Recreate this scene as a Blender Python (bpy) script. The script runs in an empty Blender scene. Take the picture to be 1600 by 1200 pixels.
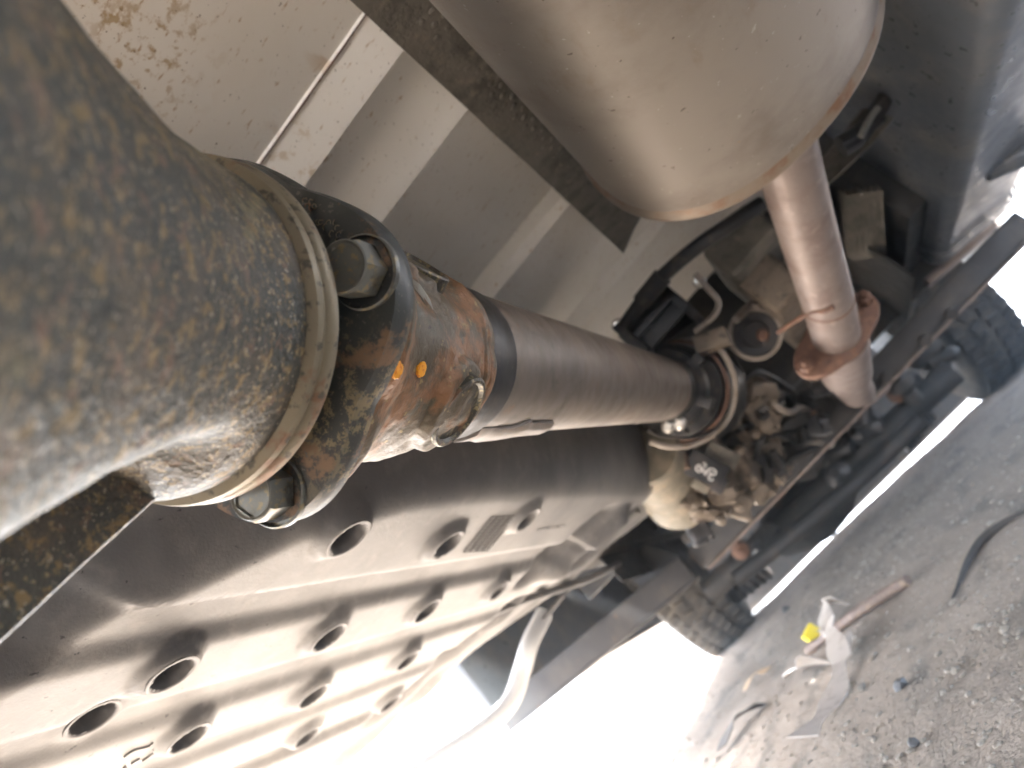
import bpy, bmesh, math, random
import numpy as np
from mathutils import Vector, Matrix, noise
random.seed(7)
rad = math.radians
scene = bpy.context.scene
COL = scene.collection
# ------------------------------------------------------------------ camera
FPX = 1200.0                       # focal length in photo pixels (photo 1600 wide)
nrm = lambda v: np.array(v, float) / np.linalg.norm(v)
FW = nrm((578, 169, 1200)); RT = nrm((3759, -4420, -1200)); RT = nrm(RT - FW * RT.dot(FW)); UP = np.cross(RT, FW)
ROT = np.array([RT, FW, UP])       # camera coords (right, down, forward) -> world (right, forward, up)
CAM = np.array([0.0, 0.0, 0.18])   # the phone is held 18 cm above the dirt
cam_d = bpy.data.cameras.new('camera'); cam = bpy.data.objects.new('camera', cam_d); COL.objects.link(cam)
m = Matrix.Identity(4)
for i in range(3):
    m[i][0] = ROT[i, 0]; m[i][1] = -ROT[i, 1]; m[i][2] = -ROT[i, 2]; m[i][3] = CAM[i]
cam.matrix_world = m
cam_d.sensor_width = 36; cam_d.lens = FPX / 1600 * 36
cam_d.clip_start = 0.005; cam_d.clip_end = 2000
cam_d.dof.use_dof = True; cam_d.dof.focus_distance = 0.31; cam_d.dof.aperture_fstop = 11.5
scene.camera = cam
# ------------------------------------------------------------------ light
SUN_EL, SUN_AZ = 50, -60           # azimuth from +Y towards +X
w = bpy.data.worlds.new('World'); scene.world = w; w.use_nodes = True
nt = w.node_tree; bg = nt.nodes['Background']
sky = nt.nodes.new('ShaderNodeTexSky'); sky.sky_type = 'NISHITA'; sky.sun_disc = False
sky.sun_elevation = rad(SUN_EL); sky.sun_rotation = rad(SUN_AZ); sky.dust_density = 3.0
nt.links.new(sky.outputs[0], bg.inputs[0]); bg.inputs[1].default_value = 0.068
sd = bpy.data.lights.new('sun', 'SUN'); sd.energy = 5.0; sd.angle = rad(0.6); sd.color = (1, 0.985, 0.965)
so = bpy.data.objects.new('sun', sd); COL.objects.link(so)
sv = Vector((math.sin(rad(SUN_AZ)) * math.cos(rad(SUN_EL)), math.cos(rad(SUN_AZ)) * math.cos(rad(SUN_EL)), math.sin(rad(SUN_EL))))
so.rotation_euler = (-sv).to_track_quat('-Z', 'Y').to_euler(); so.location = sv * 20
vs = scene.view_settings; vs.view_transform = 'Standard'; vs.look = 'None'; vs.gamma = 1; vs.exposure = 5.15
scene.render.engine = 'CYCLES'; scene.cycles.use_denoising = True
scene.cycles.max_bounces = 6; scene.cycles.diffuse_bounces = 4; scene.cycles.glossy_bounces = 3
scene.cycles.sample_clamp_indirect = 12

# ------------------------------------------------------------------ helpers
def ray(u, v): return ROT @ np.array([(u - 800) / FPX, (v - 600) / FPX, 1.0])
def D(u, v, z): return CAM + ray(u, v) * z                      # pixel at a depth along the optical axis
def DZ(u, v, h): r = ray(u, v); return CAM + r * ((h - CAM[2]) / r[2])   # pixel on a horizontal plane
def DY(u, v, y): r = ray(u, v); return CAM + r * (y / r[1])              # pixel on a plane across the truck
def sstep(a, b, x):
    t = min(1, max(0, (x - a) / (b - a))); return t * t * (3 - 2 * t)

class MB:
    def __init__(s): s.v = []; s.f = []
    def add(s, vs, fs):
        o = len(s.v); s.v += [tuple(float(c) for c in p) for p in vs]; s.f += [tuple(i + o for i in q) for q in fs]; return s
    def loft(s, secs, closed=True, caps=True):
        n = len(secs[0]); vs = [p for q in secs for p in q]; fs = []
        for i in range(len(secs) - 1):
            for j in range(n if closed else n - 1):
                k = (j + 1) % n
                fs.append((i * n + j, i * n + k, (i + 1) * n + k, (i + 1) * n + j))
        if caps and closed:
            fs.append(tuple(range(n - 1, -1, -1))); fs.append(tuple(range((len(secs) - 1) * n, len(secs) * n)))
        return s.add(vs, fs)
    def lathe(s, c, a, prof, n=40, caps=True, e=None):
        a = nrm(a); e1 = nrm(e if e is not None else perp(a)); e1 = nrm(e1 - a * e1.dot(a)); e2 = np.cross(a, e1); c = np.array(c, float)
        return s.loft([[c + a * t + r * (math.cos(q) * e1 + math.sin(q) * e2) for q in [2 * math.pi * k / n for k in range(n)]] for t, r in prof], True, caps)
    def tube(s, pts, r, n=12, caps=True):
        pts = [np.array(p, float) for p in pts]; secs = []; e = None
        for i, p in enumerate(pts):
            d = nrm(pts[min(i + 1, len(pts) - 1)] - pts[max(i - 1, 0)])
            e = perp(d) if e is None else nrm(e - d * e.dot(d)); e2 = np.cross(d, e)
            rr = r[i] if isinstance(r, (list, tuple)) else r
            secs.append([p + rr * (math.cos(q) * e + math.sin(q) * e2) for q in [2 * math.pi * k / n for k in range(n)]])
        return s.loft(secs, True, caps)
    def box(s, c, h, ax=None):
        c = np.array(c, float); ax = np.eye(3) if ax is None else ax
        vs = [c + ax[0] * h[0] * i + ax[1] * h[1] * j + ax[2] * h[2] * k for i in (-1, 1) for j in (-1, 1) for k in (-1, 1)]
        return s.add(vs, [(0, 1, 3, 2), (4, 6, 7, 5), (0, 4, 5, 1), (2, 3, 7, 6), (0, 2, 6, 4), (1, 5, 7, 3)])
    def prism(s, poly, t):
        poly = [np.array(p, float) for p in poly]; t = np.array(t, float)
        return s.loft([poly, [p + t for p in poly]])
    def grid(s, P):
        a = len(P); b = len(P[0])
        return s.add([p for q in P for p in q], [(i * b + j, (i + 1) * b + j, (i + 1) * b + j + 1, i * b + j + 1) for i in range(a - 1) for j in range(b - 1)])
    def mesh(s, name, mat, smooth=35, bevel=0, segs=2, solid=0):
        me = bpy.data.meshes.new(name); me.from_pydata(s.v, [], s.f)
        bm = bmesh.new(); bm.from_mesh(me)
        bmesh.ops.recalc_face_normals(bm, faces=bm.faces)
        if bevel: bmesh.ops.bevel(bm, geom=[e for e in bm.edges if len(e.link_faces) == 2 and e.calc_face_angle(0) > 0.5], offset=bevel, segments=segs, profile=0.6, affect='EDGES', clamp_overlap=True)
        if solid: bmesh.ops.solidify(bm, geom=list(bm.faces), thickness=solid)
        bm.to_mesh(me); bm.free()
        me.materials.append(mat)
        me.polygons.foreach_set('use_smooth', [True] * len(me.polygons)); me.set_sharp_from_angle(angle=rad(smooth))
        return me
    def build(s, name, mat, parent=None, label=None, smooth=35, bevel=0, segs=2, solid=0, kind=None):
        return link(name, s.mesh(name, mat, smooth, bevel, segs, solid), parent, label, kind)
def perp(a):
    a = nrm(a); h = np.array([0, 0, 1.0]) if abs(a[2]) < .8 else np.array([1.0, 0, 0]); return nrm(np.cross(a, h))
def link(name, me, parent=None, label=None, kind=None, mtx=None):
    o = bpy.data.objects.new(name, me); COL.objects.link(o)
    if parent is not None:
        o.parent = parent; o.matrix_parent_inverse = WM[parent].inverted()
    if mtx is not None: o.matrix_basis = mtx
    WM[o] = mtx.copy() if mtx is not None else Matrix.Identity(4)
    if label: o['label'] = label
    if kind: o['kind'] = kind
    return o
WM = {}
def thing(name, label, cat, loc, group=None):
    o = bpy.data.objects.new(name, None); COL.objects.link(o); o.location = loc; o.empty_display_size = .05
    o['label'] = label; o['category'] = cat
    if group: o['group'] = group
    WM[o] = Matrix.Translation(loc); return o
def tag(o, label, cat, group=None):
    o['label'] = label; o['category'] = cat
    if group: o['group'] = group
    return o
def frame(p, a, e=None):                        # matrix with local z along a
    a = nrm(a); e1 = nrm(e if e is not None else perp(a)); e1 = nrm(e1 - a * e1.dot(a)); e2 = np.cross(a, e1)
    return Matrix([[e1[i], e2[i], a[i], p[i]] for i in range(3)] + [[0, 0, 0, 1]])
def spline(pts, k=6):
    pts = [np.array(p, float) for p in pts]; P = [2 * pts[0] - pts[1]] + pts + [2 * pts[-1] - pts[-2]]; out = []
    for i in range(1, len(P) - 2):
        for j in range(k):
            t = j / k; a, b, c, d = P[i - 1:i + 3]
            out.append(.5 * ((2 * b) + (-a + c) * t + (2 * a - 5 * b + 4 * c - d) * t * t + (-a + 3 * b - 3 * c + d) * t ** 3))
    return out + [pts[-1]]

# ------------------------------------------------------------------ materials
def mat(name, base, rough=.6, metal=0.0, layers=(), bump=None, spec=.5, vary=0.0, vscale=30):
    M = bpy.data.materials.new(name); M.use_nodes = True; t = M.node_tree; B = t.nodes['Principled BSDF']
    tc = t.nodes.new('ShaderNodeTexCoord')
    def nz(scale, detail=5, stretch=None, rgh=.6):
        n = t.nodes.new('ShaderNodeTexNoise'); n.inputs['Scale'].default_value = scale; n.inputs['Detail'].default_value = detail; n.inputs['Roughness'].default_value = rgh
        if stretch:
            mp = t.nodes.new('ShaderNodeMapping'); mp.inputs['Scale'].default_value = stretch; t.links.new(tc.outputs['Object'], mp.inputs[0]); t.links.new(mp.outputs[0], n.inputs[0])
        else: t.links.new(tc.outputs['Object'], n.inputs[0])
        return n.outputs['Fac']
    def ramp(src, lo, hi):
        r = t.nodes.new('ShaderNodeMapRange'); r.interpolation_type = 'SMOOTHSTEP'; r.inputs[1].default_value = lo; r.inputs[2].default_value = hi; t.links.new(src, r.inputs[0]); return r.outputs[0]
    def mul(a, b):
        x = t.nodes.new('ShaderNodeMath'); x.operation = 'MULTIPLY'
        for i, q in enumerate((a, b)):
            if isinstance(q, (int, float)): x.inputs[i].default_value = q
            else: t.links.new(q, x.inputs[i])
        return x.outputs[0]
    def mix(fac, a, b):
        x = t.nodes.new('ShaderNodeMix'); x.data_type = 'RGBA'
        if isinstance(fac, (int, float)): x.inputs[0].default_value = fac
        else: t.links.new(fac, x.inputs[0])
        for i, q in ((6, a), (7, b)):
            if isinstance(q, tuple): x.inputs[i].default_value = (*q, 1)
            else: t.links.new(q, x.inputs[i])
        return x.outputs[2]
    cur = tuple(base); rcur = None
    if vary:
        n = nz(vscale, 6); cur = mix(ramp(n, .3, .7), tuple(c * (1 - vary) for c in base), tuple(min(1, c * (1 + vary)) for c in base))
    rv = None
    for L in layers:
        f = ramp(nz(L['s'], L.get('d', 4), L.get('st'), L.get('r', .6)), L['lo'], L['hi'])
        if 'amt' in L: f = mul(f, L['amt'])
        if 'reg' in L:
            c, r0, r1 = L['reg']
            vm = t.nodes.new('ShaderNodeVectorMath'); vm.operation = 'DISTANCE'; t.links.new(tc.outputs['Object'], vm.inputs[0]); vm.inputs[1].default_value = tuple(c)
            f = mul(f, ramp(vm.outputs['Value'], r1, r0))
        cur = mix(f, cur, tuple(L['c']))
        if 'rough' in L or 'metal' in L:
            mr = t.nodes.new('ShaderNodeMix'); t.links.new(f, mr.inputs[0]); mr.inputs[3].default_value = L.get('rough', rough)
            if rv is None: mr.inputs[2].default_value = rough
            else: t.links.new(rv, mr.inputs[2])
            rv = mr.outputs[0]
    if isinstance(cur, tuple): B.inputs['Base Color'].default_value = (*cur, 1)
    else: t.links.new(cur, B.inputs['Base Color'])
    if rv is None:
        rn = ramp(nz(60, 2), .25, .75); mr = t.nodes.new('ShaderNodeMapRange'); t.links.new(rn, mr.inputs[0]); mr.inputs[3].default_value = max(.05, rough - .08); mr.inputs[4].default_value = min(1, rough + .1); rv = mr.outputs[0]
    t.links.new(rv, B.inputs['Roughness'])
    B.inputs['Metallic'].default_value = metal; B.inputs['Specular IOR Level'].default_value = spec
    if bump:
        prev = None
        for s_, st_, d_ in bump:
            b = t.nodes.new('ShaderNodeBump'); b.inputs['Strength'].default_value = st_; b.inputs['Distance'].default_value = d_
            t.links.new(nz(s_, 3), b.inputs['Height'])
            if prev: t.links.new(prev, b.inputs['Normal'])
            prev = b.outputs[0]
        t.links.new(prev, B.inputs['Normal'])
    return M
TAN = (.34, .27, .15); RUST = (.23, .11, .05); ORANGE = (.30, .16, .06)
m_diff = mat('rusted_casting', (.066, .068, .058), .48, .05, [
    dict(c=(.125, .105, .080), s=50, lo=.44, hi=.70), dict(c=(.26, .185, .085), s=190, lo=.54, hi=.61, d=6, r=.7), dict(c=(.19, .125, .085), s=130, lo=.56, hi=.63, d=6, r=.7),
    dict(c=(.25, .22, .12), s=24, lo=.57, hi=.68, d=8, r=.7, amt=.9), dict(c=(.32, .25, .14), s=420, lo=.58, hi=.66, d=3), dict(c=(.045, .050, .047), s=110, lo=.57, hi=.66, d=6, amt=.8), dict(c=(.40, .36, .28), s=700, lo=.67, hi=.71, d=1)], [(240, .7, .0022), (900, .6, .0008)])
m_ring = mat('tarnished_ring', (.25, .215, .15), .5, .25, [dict(c=(.22, .12, .07), s=70, lo=.5, hi=.62), dict(c=(.10, .09, .07), s=240, lo=.55, hi=.66)], [(500, .3, .0006)])
FLM = CAM + ray(545, 610) * .285
m_flange = mat('black_painted_flange', (.042, .047, .045), .5, .05, [dict(c=(.36, .28, .15), s=150, lo=.515, hi=.55, d=9, r=.78, reg=(FLM, .030, .058)), dict(c=(.20, .125, .075), s=55, lo=.54, hi=.62, d=8, r=.7), dict(c=(.12, .115, .10), s=420, lo=.6, hi=.66)], [(300, .2, .001)])
m_bolt = mat('dirty_bolt', (.19, .195, .18), .38, .35, [dict(c=(.30, .25, .15), s=260, lo=.52, hi=.60, d=6), dict(c=(.08, .08, .07), s=120, lo=.52, hi=.7)], [(600, .2, .0005)])
m_yoke = mat('rusty_yoke', (.115, .092, .062), .5, .15, [dict(c=(.27, .14, .07), s=40, lo=.44, hi=.60, d=7, r=.7), dict(c=(.10, .095, .07), s=75, lo=.55, hi=.68), dict(c=(.33, .25, .12), s=190, lo=.62, hi=.70), dict(c=(.04, .03, .025), s=140, lo=.64, hi=.72)], [(170, .5, .0018), (600, .5, .0008)])
m_cap = mat('greasy_cap', (.07, .065, .052), .4, .4, [dict(c=(.25, .21, .12), s=320, lo=.53, hi=.62), dict(c=(.18, .10, .06), s=90, lo=.55, hi=.65)], [(420, .5, .001)])
m_chip = mat('bare_grey_metal', (.33, .33, .30), .4, .6, [dict(c=(.2, .15, .1), s=200, lo=.55, hi=.7)])
m_tube = mat('dusty_steel_tube', (.135, .114, .097), .45, .25, [dict(c=(.195, .16, .132), s=16, lo=.45, hi=.68), dict(c=(.085, .07, .06), s=45, lo=.55, hi=.68, d=8, r=.7), dict(c=(.19, .115, .075), s=60, lo=.60, hi=.70, d=8, r=.7, amt=.8), dict(c=(.33, .27, .2), s=420, lo=.66, hi=.72)], [(500, .15, .0005)])
m_black = mat('black_paint', (.018, .019, .021), .4, .0, [dict(c=(.10, .085, .07), s=60, lo=.5, hi=.8), dict(c=(.35, .32, .28), s=500, lo=.70, hi=.74)], spec=.4)
m_blackpl = mat('black_plastic', (.020, .021, .024), .45, 0, [dict(c=(.07, .06, .055), s=40, lo=.45, hi=.75)])
m_dark = mat('grimy_dark_steel', (.022, .022, .022), .6, .1, [dict(c=(.055, .048, .042), s=25, lo=.45, hi=.7), dict(c=(.11, .06, .036), s=60, lo=.64, hi=.74)], [(200, .2, .001)])
m_tank = mat('dusty_black_plastic', (.090, .090, .092), .50, 0, [dict(c=(.195, .19, .185), s=9, lo=.35, hi=.7, amt=.7, rough=.5), dict(c=(.205, .198, .188), s=55, lo=.5, hi=.75, amt=.6, rough=.6), dict(c=(.03, .03, .032), s=210, lo=.67, hi=.71, st=(1, .6, 1)), dict(c=(.045, .042, .04), s=34, lo=.68, hi=.72, d=9, r=.75)], [(160, .2, .0012), (600, .35, .0006)])
fz = .63
rs = DZ(170, 60, fz); rs2 = DZ(232, 60, fz); rs3 = DZ(430, 20, fz)
m_floor = mat('white_underbody_paint', (.82, .785, .72), .38, 0, [dict(c=(.76, .71, .63), s=5, lo=.4, hi=.7), dict(c=(.40, .25, .09), s=75, lo=.53, hi=.63, amt=.8, d=8, r=.65, reg=(rs, .02, .085)), dict(c=(.40, .26, .1), s=90, lo=.53, hi=.64, amt=.8, d=8, reg=(rs2, .01, .05)),
    dict(c=(.46, .29, .12), s=60, lo=.50, hi=.64, amt=.55, st=(1, .35, 1), reg=(DZ(530, 95, fz - .01), .005, .03)), dict(c=(.46, .31, .14), s=80, lo=.54, hi=.66, amt=.5, reg=(DZ(470, 250, fz - .01), .01, .05)), dict(c=(.2, .15, .1), s=300, lo=.69, hi=.72, d=2, amt=.7), dict(c=(.40, .24, .09), s=70, lo=.62, hi=.72, amt=.8, st=(1, 3, 1))], [(25, .04, .004)])
m_shield = mat('muddy_shield', (.15, .137, .115), .6, .2, [dict(c=(.075, .07, .057), s=30, lo=.45, hi=.65), dict(c=(.21, .185, .145), s=80, lo=.55, hi=.72)], [(260, .6, .002)])
m_muff = mat('aluminised_muffler', (.30, .265, .225), .52, .3, [dict(c=(.42, .31, .17), s=85, lo=.40, hi=.5, d=6, r=.7, reg=(DZ(888, 22, .395), .004, .018), rough=.9), dict(c=(.38, .28, .16), s=85, lo=.42, hi=.52, d=6, r=.7, reg=(DZ(745, 45, .42), .004, .018), rough=.9), dict(c=(.19, .155, .125), s=8, lo=.45, hi=.72, d=8, r=.65), dict(c=(.25, .20, .15), s=40, lo=.56, hi=.70, d=8, r=.7, amt=.7, st=(1, .3, 1)), dict(c=(.36, .26, .15), s=26, lo=.70, hi=.73, d=8, r=.7, rough=.8), dict(c=(.12, .09, .07), s=130, lo=.70, hi=.74, d=2), dict(c=(.42, .39, .36), s=160, lo=.70, hi=.74, d=2)], [(14, .05, .01), (300, .12, .0006)])
m_rim = mat('muffler_seam', (.27, .22, .17), .5, .3, [dict(c=(.22, .12, .07), s=40, lo=.5, hi=.7)])
m_pipe = mat('heat_stained_pipe', (.225, .182, .162), .5, .25, [dict(c=(.16, .115, .10), s=22, lo=.45, hi=.7), dict(c=(.30, .245, .21), s=70, lo=.55, hi=.75)], [(200, .15, .001)])
m_rust = mat('rust', (.13, .07, .048), .75, .1, [dict(c=(.20, .11, .07), s=90, lo=.45, hi=.65), dict(c=(.09, .05, .035), s=60, lo=.6, hi=.7)], [(250, .5, .001)])
m_cast = mat('cast_aluminium', (.20, .165, .13), .6, .3, [dict(c=(.13, .10, .075), s=45, lo=.45, hi=.65), dict(c=(.32, .26, .19), s=120, lo=.58, hi=.7), dict(c=(.06, .05, .04), s=70, lo=.6, hi=.7)], [(180, .4, .002)])
m_cream = mat('cream_casting', (.15, .135, .105), .6, .05, [dict(c=(.24, .2, .15), s=40, lo=.45, hi=.7), dict(c=(.45, .3, .12), s=60, lo=.66, hi=.74)], [(160, .3, .002)])
m_frame = mat('dark_frame_paint', (.075, .085, .10), .34, 0, [dict(c=(.14, .135, .125), s=14, lo=.45, hi=.75), dict(c=(.05, .05, .05), s=90, lo=.64, hi=.7)], [(90, .08, .001)], vary=.1)
m_beam = mat('dusty_beam', (.026, .024, .023), .65, .1, [dict(c=(.055, .049, .043), s=18, lo=.42, hi=.72), dict(c=(.2, .11, .06), s=70, lo=.66, hi=.74)], [(200, .2, .001)])
m_tyre = mat('tyre_rubber', (.030, .029, .028), .8, 0, [dict(c=(.10, .09, .075), s=20, lo=.4, hi=.75)], [(150, .2, .001)], spec=.25)
m_hose = mat('grey_hose', (.27, .235, .2), .5, .2, [dict(c=(.2, .15, .11), s=60, lo=.5, hi=.7)])
m_slate = mat('slate_tank_wall', (.07, .085, .105), .4)
m_paleg = mat('pale_grey_paint', (.36, .37, .38), .4)
m_white = mat('white_mark', (.75, .74, .72), .6)
m_orange = mat('orange_paint', (.95, .42, .03), .4, 0, [dict(c=(.75, .22, .02), s=500, lo=.5, hi=.62)])
m_bright = mat('plated_steel', (.6, .58, .54), .3, .8)
m_ground = mat('dry_dirt', (.25, .205, .165), .95, 0, [dict(c=(.305, .253, .206), s=3, lo=.4, hi=.7), dict(c=(.16, .138, .116), s=14, lo=.5, hi=.68, st=(1.3, .5, 1)), dict(c=(.36, .32, .27), s=160, lo=.6, hi=.7), dict(c=(.13, .105, .085), s=260, lo=.62, hi=.7)], [(45, .5, .009), (300, .8, .003)], spec=.2)
m_stone = mat('pale_stone', (.29, .26, .22), .85, 0, [dict(c=(.22, .19, .155), s=30, lo=.4, hi=.65)], vary=.2)
m_dstone = mat('dark_stone', (.07, .07, .072), .6)
m_body = mat('white_body_paint', (.72, .70, .66), .3, 0)
m_rod = mat('brown_rod', (.13, .085, .065), .7, 0, [dict(c=(.22, .16, .11), s=120, lo=.5, hi=.65)], [(300, .4, .001)])
m_strip = mat('torn_plastic', (.42, .37, .325), .5, 0, [dict(c=(.3, .25, .21), s=60, lo=.5, hi=.7)])
m_yellow = mat('yellow_plastic', (.75, .58, .03), .45)
m_cord = mat('dark_cord', (.045, .038, .033), .8)
m_car = mat('white_car_paint', (.75, .75, .74), .3); m_glass = mat('car_glass', (.03, .04, .05), .08)
m_splint = mat('pale_wood', (.5, .34, .2), .8)

# ------------------------------------------------------------------ ground
def gz(x, y):
    xx = max(-1.6, min(1.6, x))
    s = .068 * max(-1.5, min(2.72, y)) - .035 * max(0, xx + .05) * sstep(0, 2.4, y)
    k = sstep(2.72, 3.9, y)
    k = max(k, sstep(1.8, 3.5, abs(x)))
    z = s * (1 - k) - .02 * k
    far = max(abs(x), abs(y))
    if far < 6: z += (.007 * noise.noise((x * 2.2, y * 2.2, 0)) + .004 * noise.noise((x * 9 + y * 3, y * 6, 3)) + .0018 * noise.noise((x * 30, y * 30, 7)))
    return z
def axis(lo, hi, st, far):
    a = list(np.arange(lo, hi + 1e-9, st)); d = st
    while a[-1] < far: d *= 1.35; a.append(a[-1] + d)
    d = st
    while a[0] > -far: d *= 1.35; a.insert(0, a[0] - d)
    return a
gx = axis(-1.3, 1.0, .014, 700); gy = axis(.2, 3.6, .014, 700)
g = MB().grid([[(x, y, gz(x, y)) for y in gy] for x in gx])
go = g.build('ground', m_ground, None, smooth=180, kind='structure')
def gnd(u, v):
    r = ray(u, v); t = .3
    while t < 30:
        p = CAM + r * t
        if p[2] < gz(p[0], p[1]): break
        t *= 1.004
    return np.array([p[0], p[1], gz(p[0], p[1])])
# loose grit: one mass of tiny stones
ico = bmesh.new(); bmesh.ops.create_icosphere(ico, subdivisions=1, radius=1); IV = [v.co.copy() for v in ico.verts]; IF = [tuple(v.index for v in f.verts) for f in ico.faces]; ico.free()
def stone(mb, p, r, flat=.6):
    s = [r * random.uniform(.7, 1.3), r * random.uniform(.7, 1.3), r * flat]; a = random.uniform(0, 6.28)
    vs = []
    for v in IV:
        k = random.uniform(.8, 1.15); x, y = v.x * s[0] * k, v.y * s[1] * k
        vs.append((p[0] + x * math.cos(a) - y * math.sin(a), p[1] + x * math.sin(a) + y * math.cos(a), p[2] + v.z * s[2] * k))
    mb.add(vs, IF)
gr = MB(); gr2 = MB()
for i in range(9000):
    y = .35 + 2.3 * random.random() ** 1.4; x = random.uniform(-.75, .55) * (.4 + .3 * y)
    r = min(.0046, .0007 + .0009 * random.expovariate(1.0))
    stone(gr if random.random() < .72 else gr2, (x, y, gz(x, y) + r * .2), r)
gr.build('gravel', m_stone, None, smooth=20, kind='stuff'); gr2.build('gravel', m_ground, None, smooth=20, kind='stuff')

# ------------------------------------------------------------------ truck
truck = thing('truck', 'underside of a white light truck with rusty driveline, plastic tank shield and muffler', 'truck', (-.06, 1.3, .09))
def part(mb, name, mt, label=None, parent=None, **k): return mb.build(name, mt, parent or truck, label, **k)
X3 = np.array([1., 0, 0]); Y3 = np.array([0, 1., 0]); Z3 = np.array([0, 0, 1.])
# --- propeller shaft line
A = nrm(ray(1280, 639)); P0 = CAM + ray(750, 573) * .45
e1 = -(P0 - CAM) + A * ((P0 - CAM).dot(A)); e1 = nrm(e1); e2 = np.cross(A, e1)
def S(s, r=0, ph=0): return P0 + A * s + r * (math.cos(rad(ph)) * e1 + math.sin(rad(ph)) * e2)
# differential nose, flaring towards the axle
prof = [(-.62, .05), (-.60, .10), (-.56, .135), (-.50, .145), (-.44, .138), (-.40, .123), (-.37, .106), (-.345, .0925), (-.32, .0795), (-.30, .0695), (-.28, .0618), (-.262, .0562), (-.25, .0536), (-.242, .0524), (-.234, .0515), (-.230, .0508)]
d = MB(); secs = []
for i in range(len(prof) - 1):
    for k in range(3):
        t = k / 3; s_ = prof[i][0] * (1 - t) + prof[i + 1][0] * t; r_ = prof[i][1] * (1 - t) + prof[i + 1][1] * t
        secs.append((s_, r_))
secs.append(prof[-1]); rows = []
for s_, r_ in secs:
    row = []
    for k in range(110):
        ph = k / 110 * 360; p = S(s_, r_, ph); nn = noise.noise(Vector(p) * 22) * .0016 + noise.noise(Vector(p) * 75) * .0006
        # a cast rib under the nose
        dph = (ph - 85 + 180) % 360 - 180; rib = -.27 * r_ * (1 - sstep(38, 66, abs(dph))) * sstep(-.238, -.268, s_)
        row.append(S(s_, r_ + (nn + rib) * sstep(-.231, -.255, s_), ph))
    rows.append(row)
d.loft(rows)
diff = part(d, 'differential_housing', m_diff, 'large rust mottled casting flaring out from the bolted flange', smooth=60)
wb_ = MB(); rows = []
for s_ in np.linspace(-.42, -.2400, 44):
    r_ = float(np.interp(s_, [-.42, -.36, -.33, -.306, -.289, -.269, -.241, -.238], [.165, .120, .101, .0865, .0772, .0652, .0492, .0475])); hw = .0040; tg_ = S(0, 1, 75 + 90) - P0
    rows.append([S(s_, .03, 75) - tg_ * hw, S(s_, r_ - .0015, 75) - tg_ * hw, S(s_, r_, 75) - tg_ * (hw - .0015), S(s_, r_, 75) + tg_ * (hw - .0015), S(s_, r_ - .0015, 75) + tg_ * hw, S(s_, .03, 75) + tg_ * hw])
wb_.loft(rows); part(wb_, 'casting_web', m_diff, 'flat stiffening web along the underside of the casting', parent=diff, smooth=50)
t = MB(); t.tube(spline([S(-.50) + X3 * -.75 + Z3 * .0, S(-.50) + X3 * -.2, S(-.50) + X3 * .2, S(-.50) + X3 * .78], 4), .045, 24); part(t, 'axle_tube', m_diff)
r = MB(); r.lathe(P0, A, [(-.2330, .0500), (-.2322, .0524), (-.2312, .0541), (-.2292, .0546), (-.2280, .0536), (-.2268, .0535), (-.2260, .0544), (-.2232, .0549), (-.2220, .0547), (-.2212, .0535), (-.2208, .044)], 128, caps=False, e=e1)
part(r, 'dust_ring', m_ring, 'tarnished tan ring round the end of the casting', smooth=40, parent=diff)
# shaft
shaft = part(MB().lathe(P0, A, [(-.076, .030), (-.076, .0402), (-.066, .0402), (.0, .0402), (.2, .0402), (.4, .0402), (.505, .0402), (.512, .0392), (.516, .0392), (.52, .040), (.548, .039), (.555, .034)], 96, e=e1), 'propeller_shaft', m_tube, 'brown grey steel drive shaft tube running forward')
b = MB().lathe(P0, A, [(-.0745, .0405), (-.074, .0412), (-.046, .0412), (-.0435, .0405)], 96, caps=False, e=e1); part(b, 'paint_band', m_black, 'black painted end of the shaft tube', parent=shaft)
# balance weight
bw = MB(); secs = []
for s_ in np.linspace(-.045, .062, 22):
    w_ = 15 if s_ < .02 else 11
    c_ = 66 if s_ < -.005 else 66 - 9 * sstep(-.005, .02, s_)
    lift = .0410 + (.0010 if s_ > -.02 else 0)
    secs.append([S(s_, lift + (.0018 if k in (1, 2, 3, 4) else 0), c_ + (k - 2.5) / 2.5 * w_) for k in range(6)] + [S(s_, .0395, c_ + w_), S(s_, .0395, c_ - w_)])
bw.loft(secs); part(bw, 'balance_weight', m_tube, 'flat steel strip welded to the underside of the shaft', parent=shaft, smooth=50)
# companion flange with four lobes
BPH = [-27, 63, 153, 243]
def lobe(ph, r0, amp, wd):
    q = max(math.exp(-(((ph - b_ + 180) % 360 - 180) / wd) ** 2) for b_ in BPH); return r0 + amp * q
fl = MB(); secs = []
for s_, dr in ((-.2190, -.004), (-.206, -.003), (-.2035, 0), (-.1985, .001), (-.1935, .001), (-.1905, -.0015)):
    secs.append([S(s_, (lobe(ph, .0520, .0125, 33) if s_ > -.206 else .046) + dr, ph) for ph in np.linspace(0, 360, 144, endpoint=False)])
fl.loft(secs); flange = part(fl, 'companion_flange', m_flange, 'black flange flecked with tan mud, with bolted lobes', parent=shaft, smooth=40)
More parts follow.
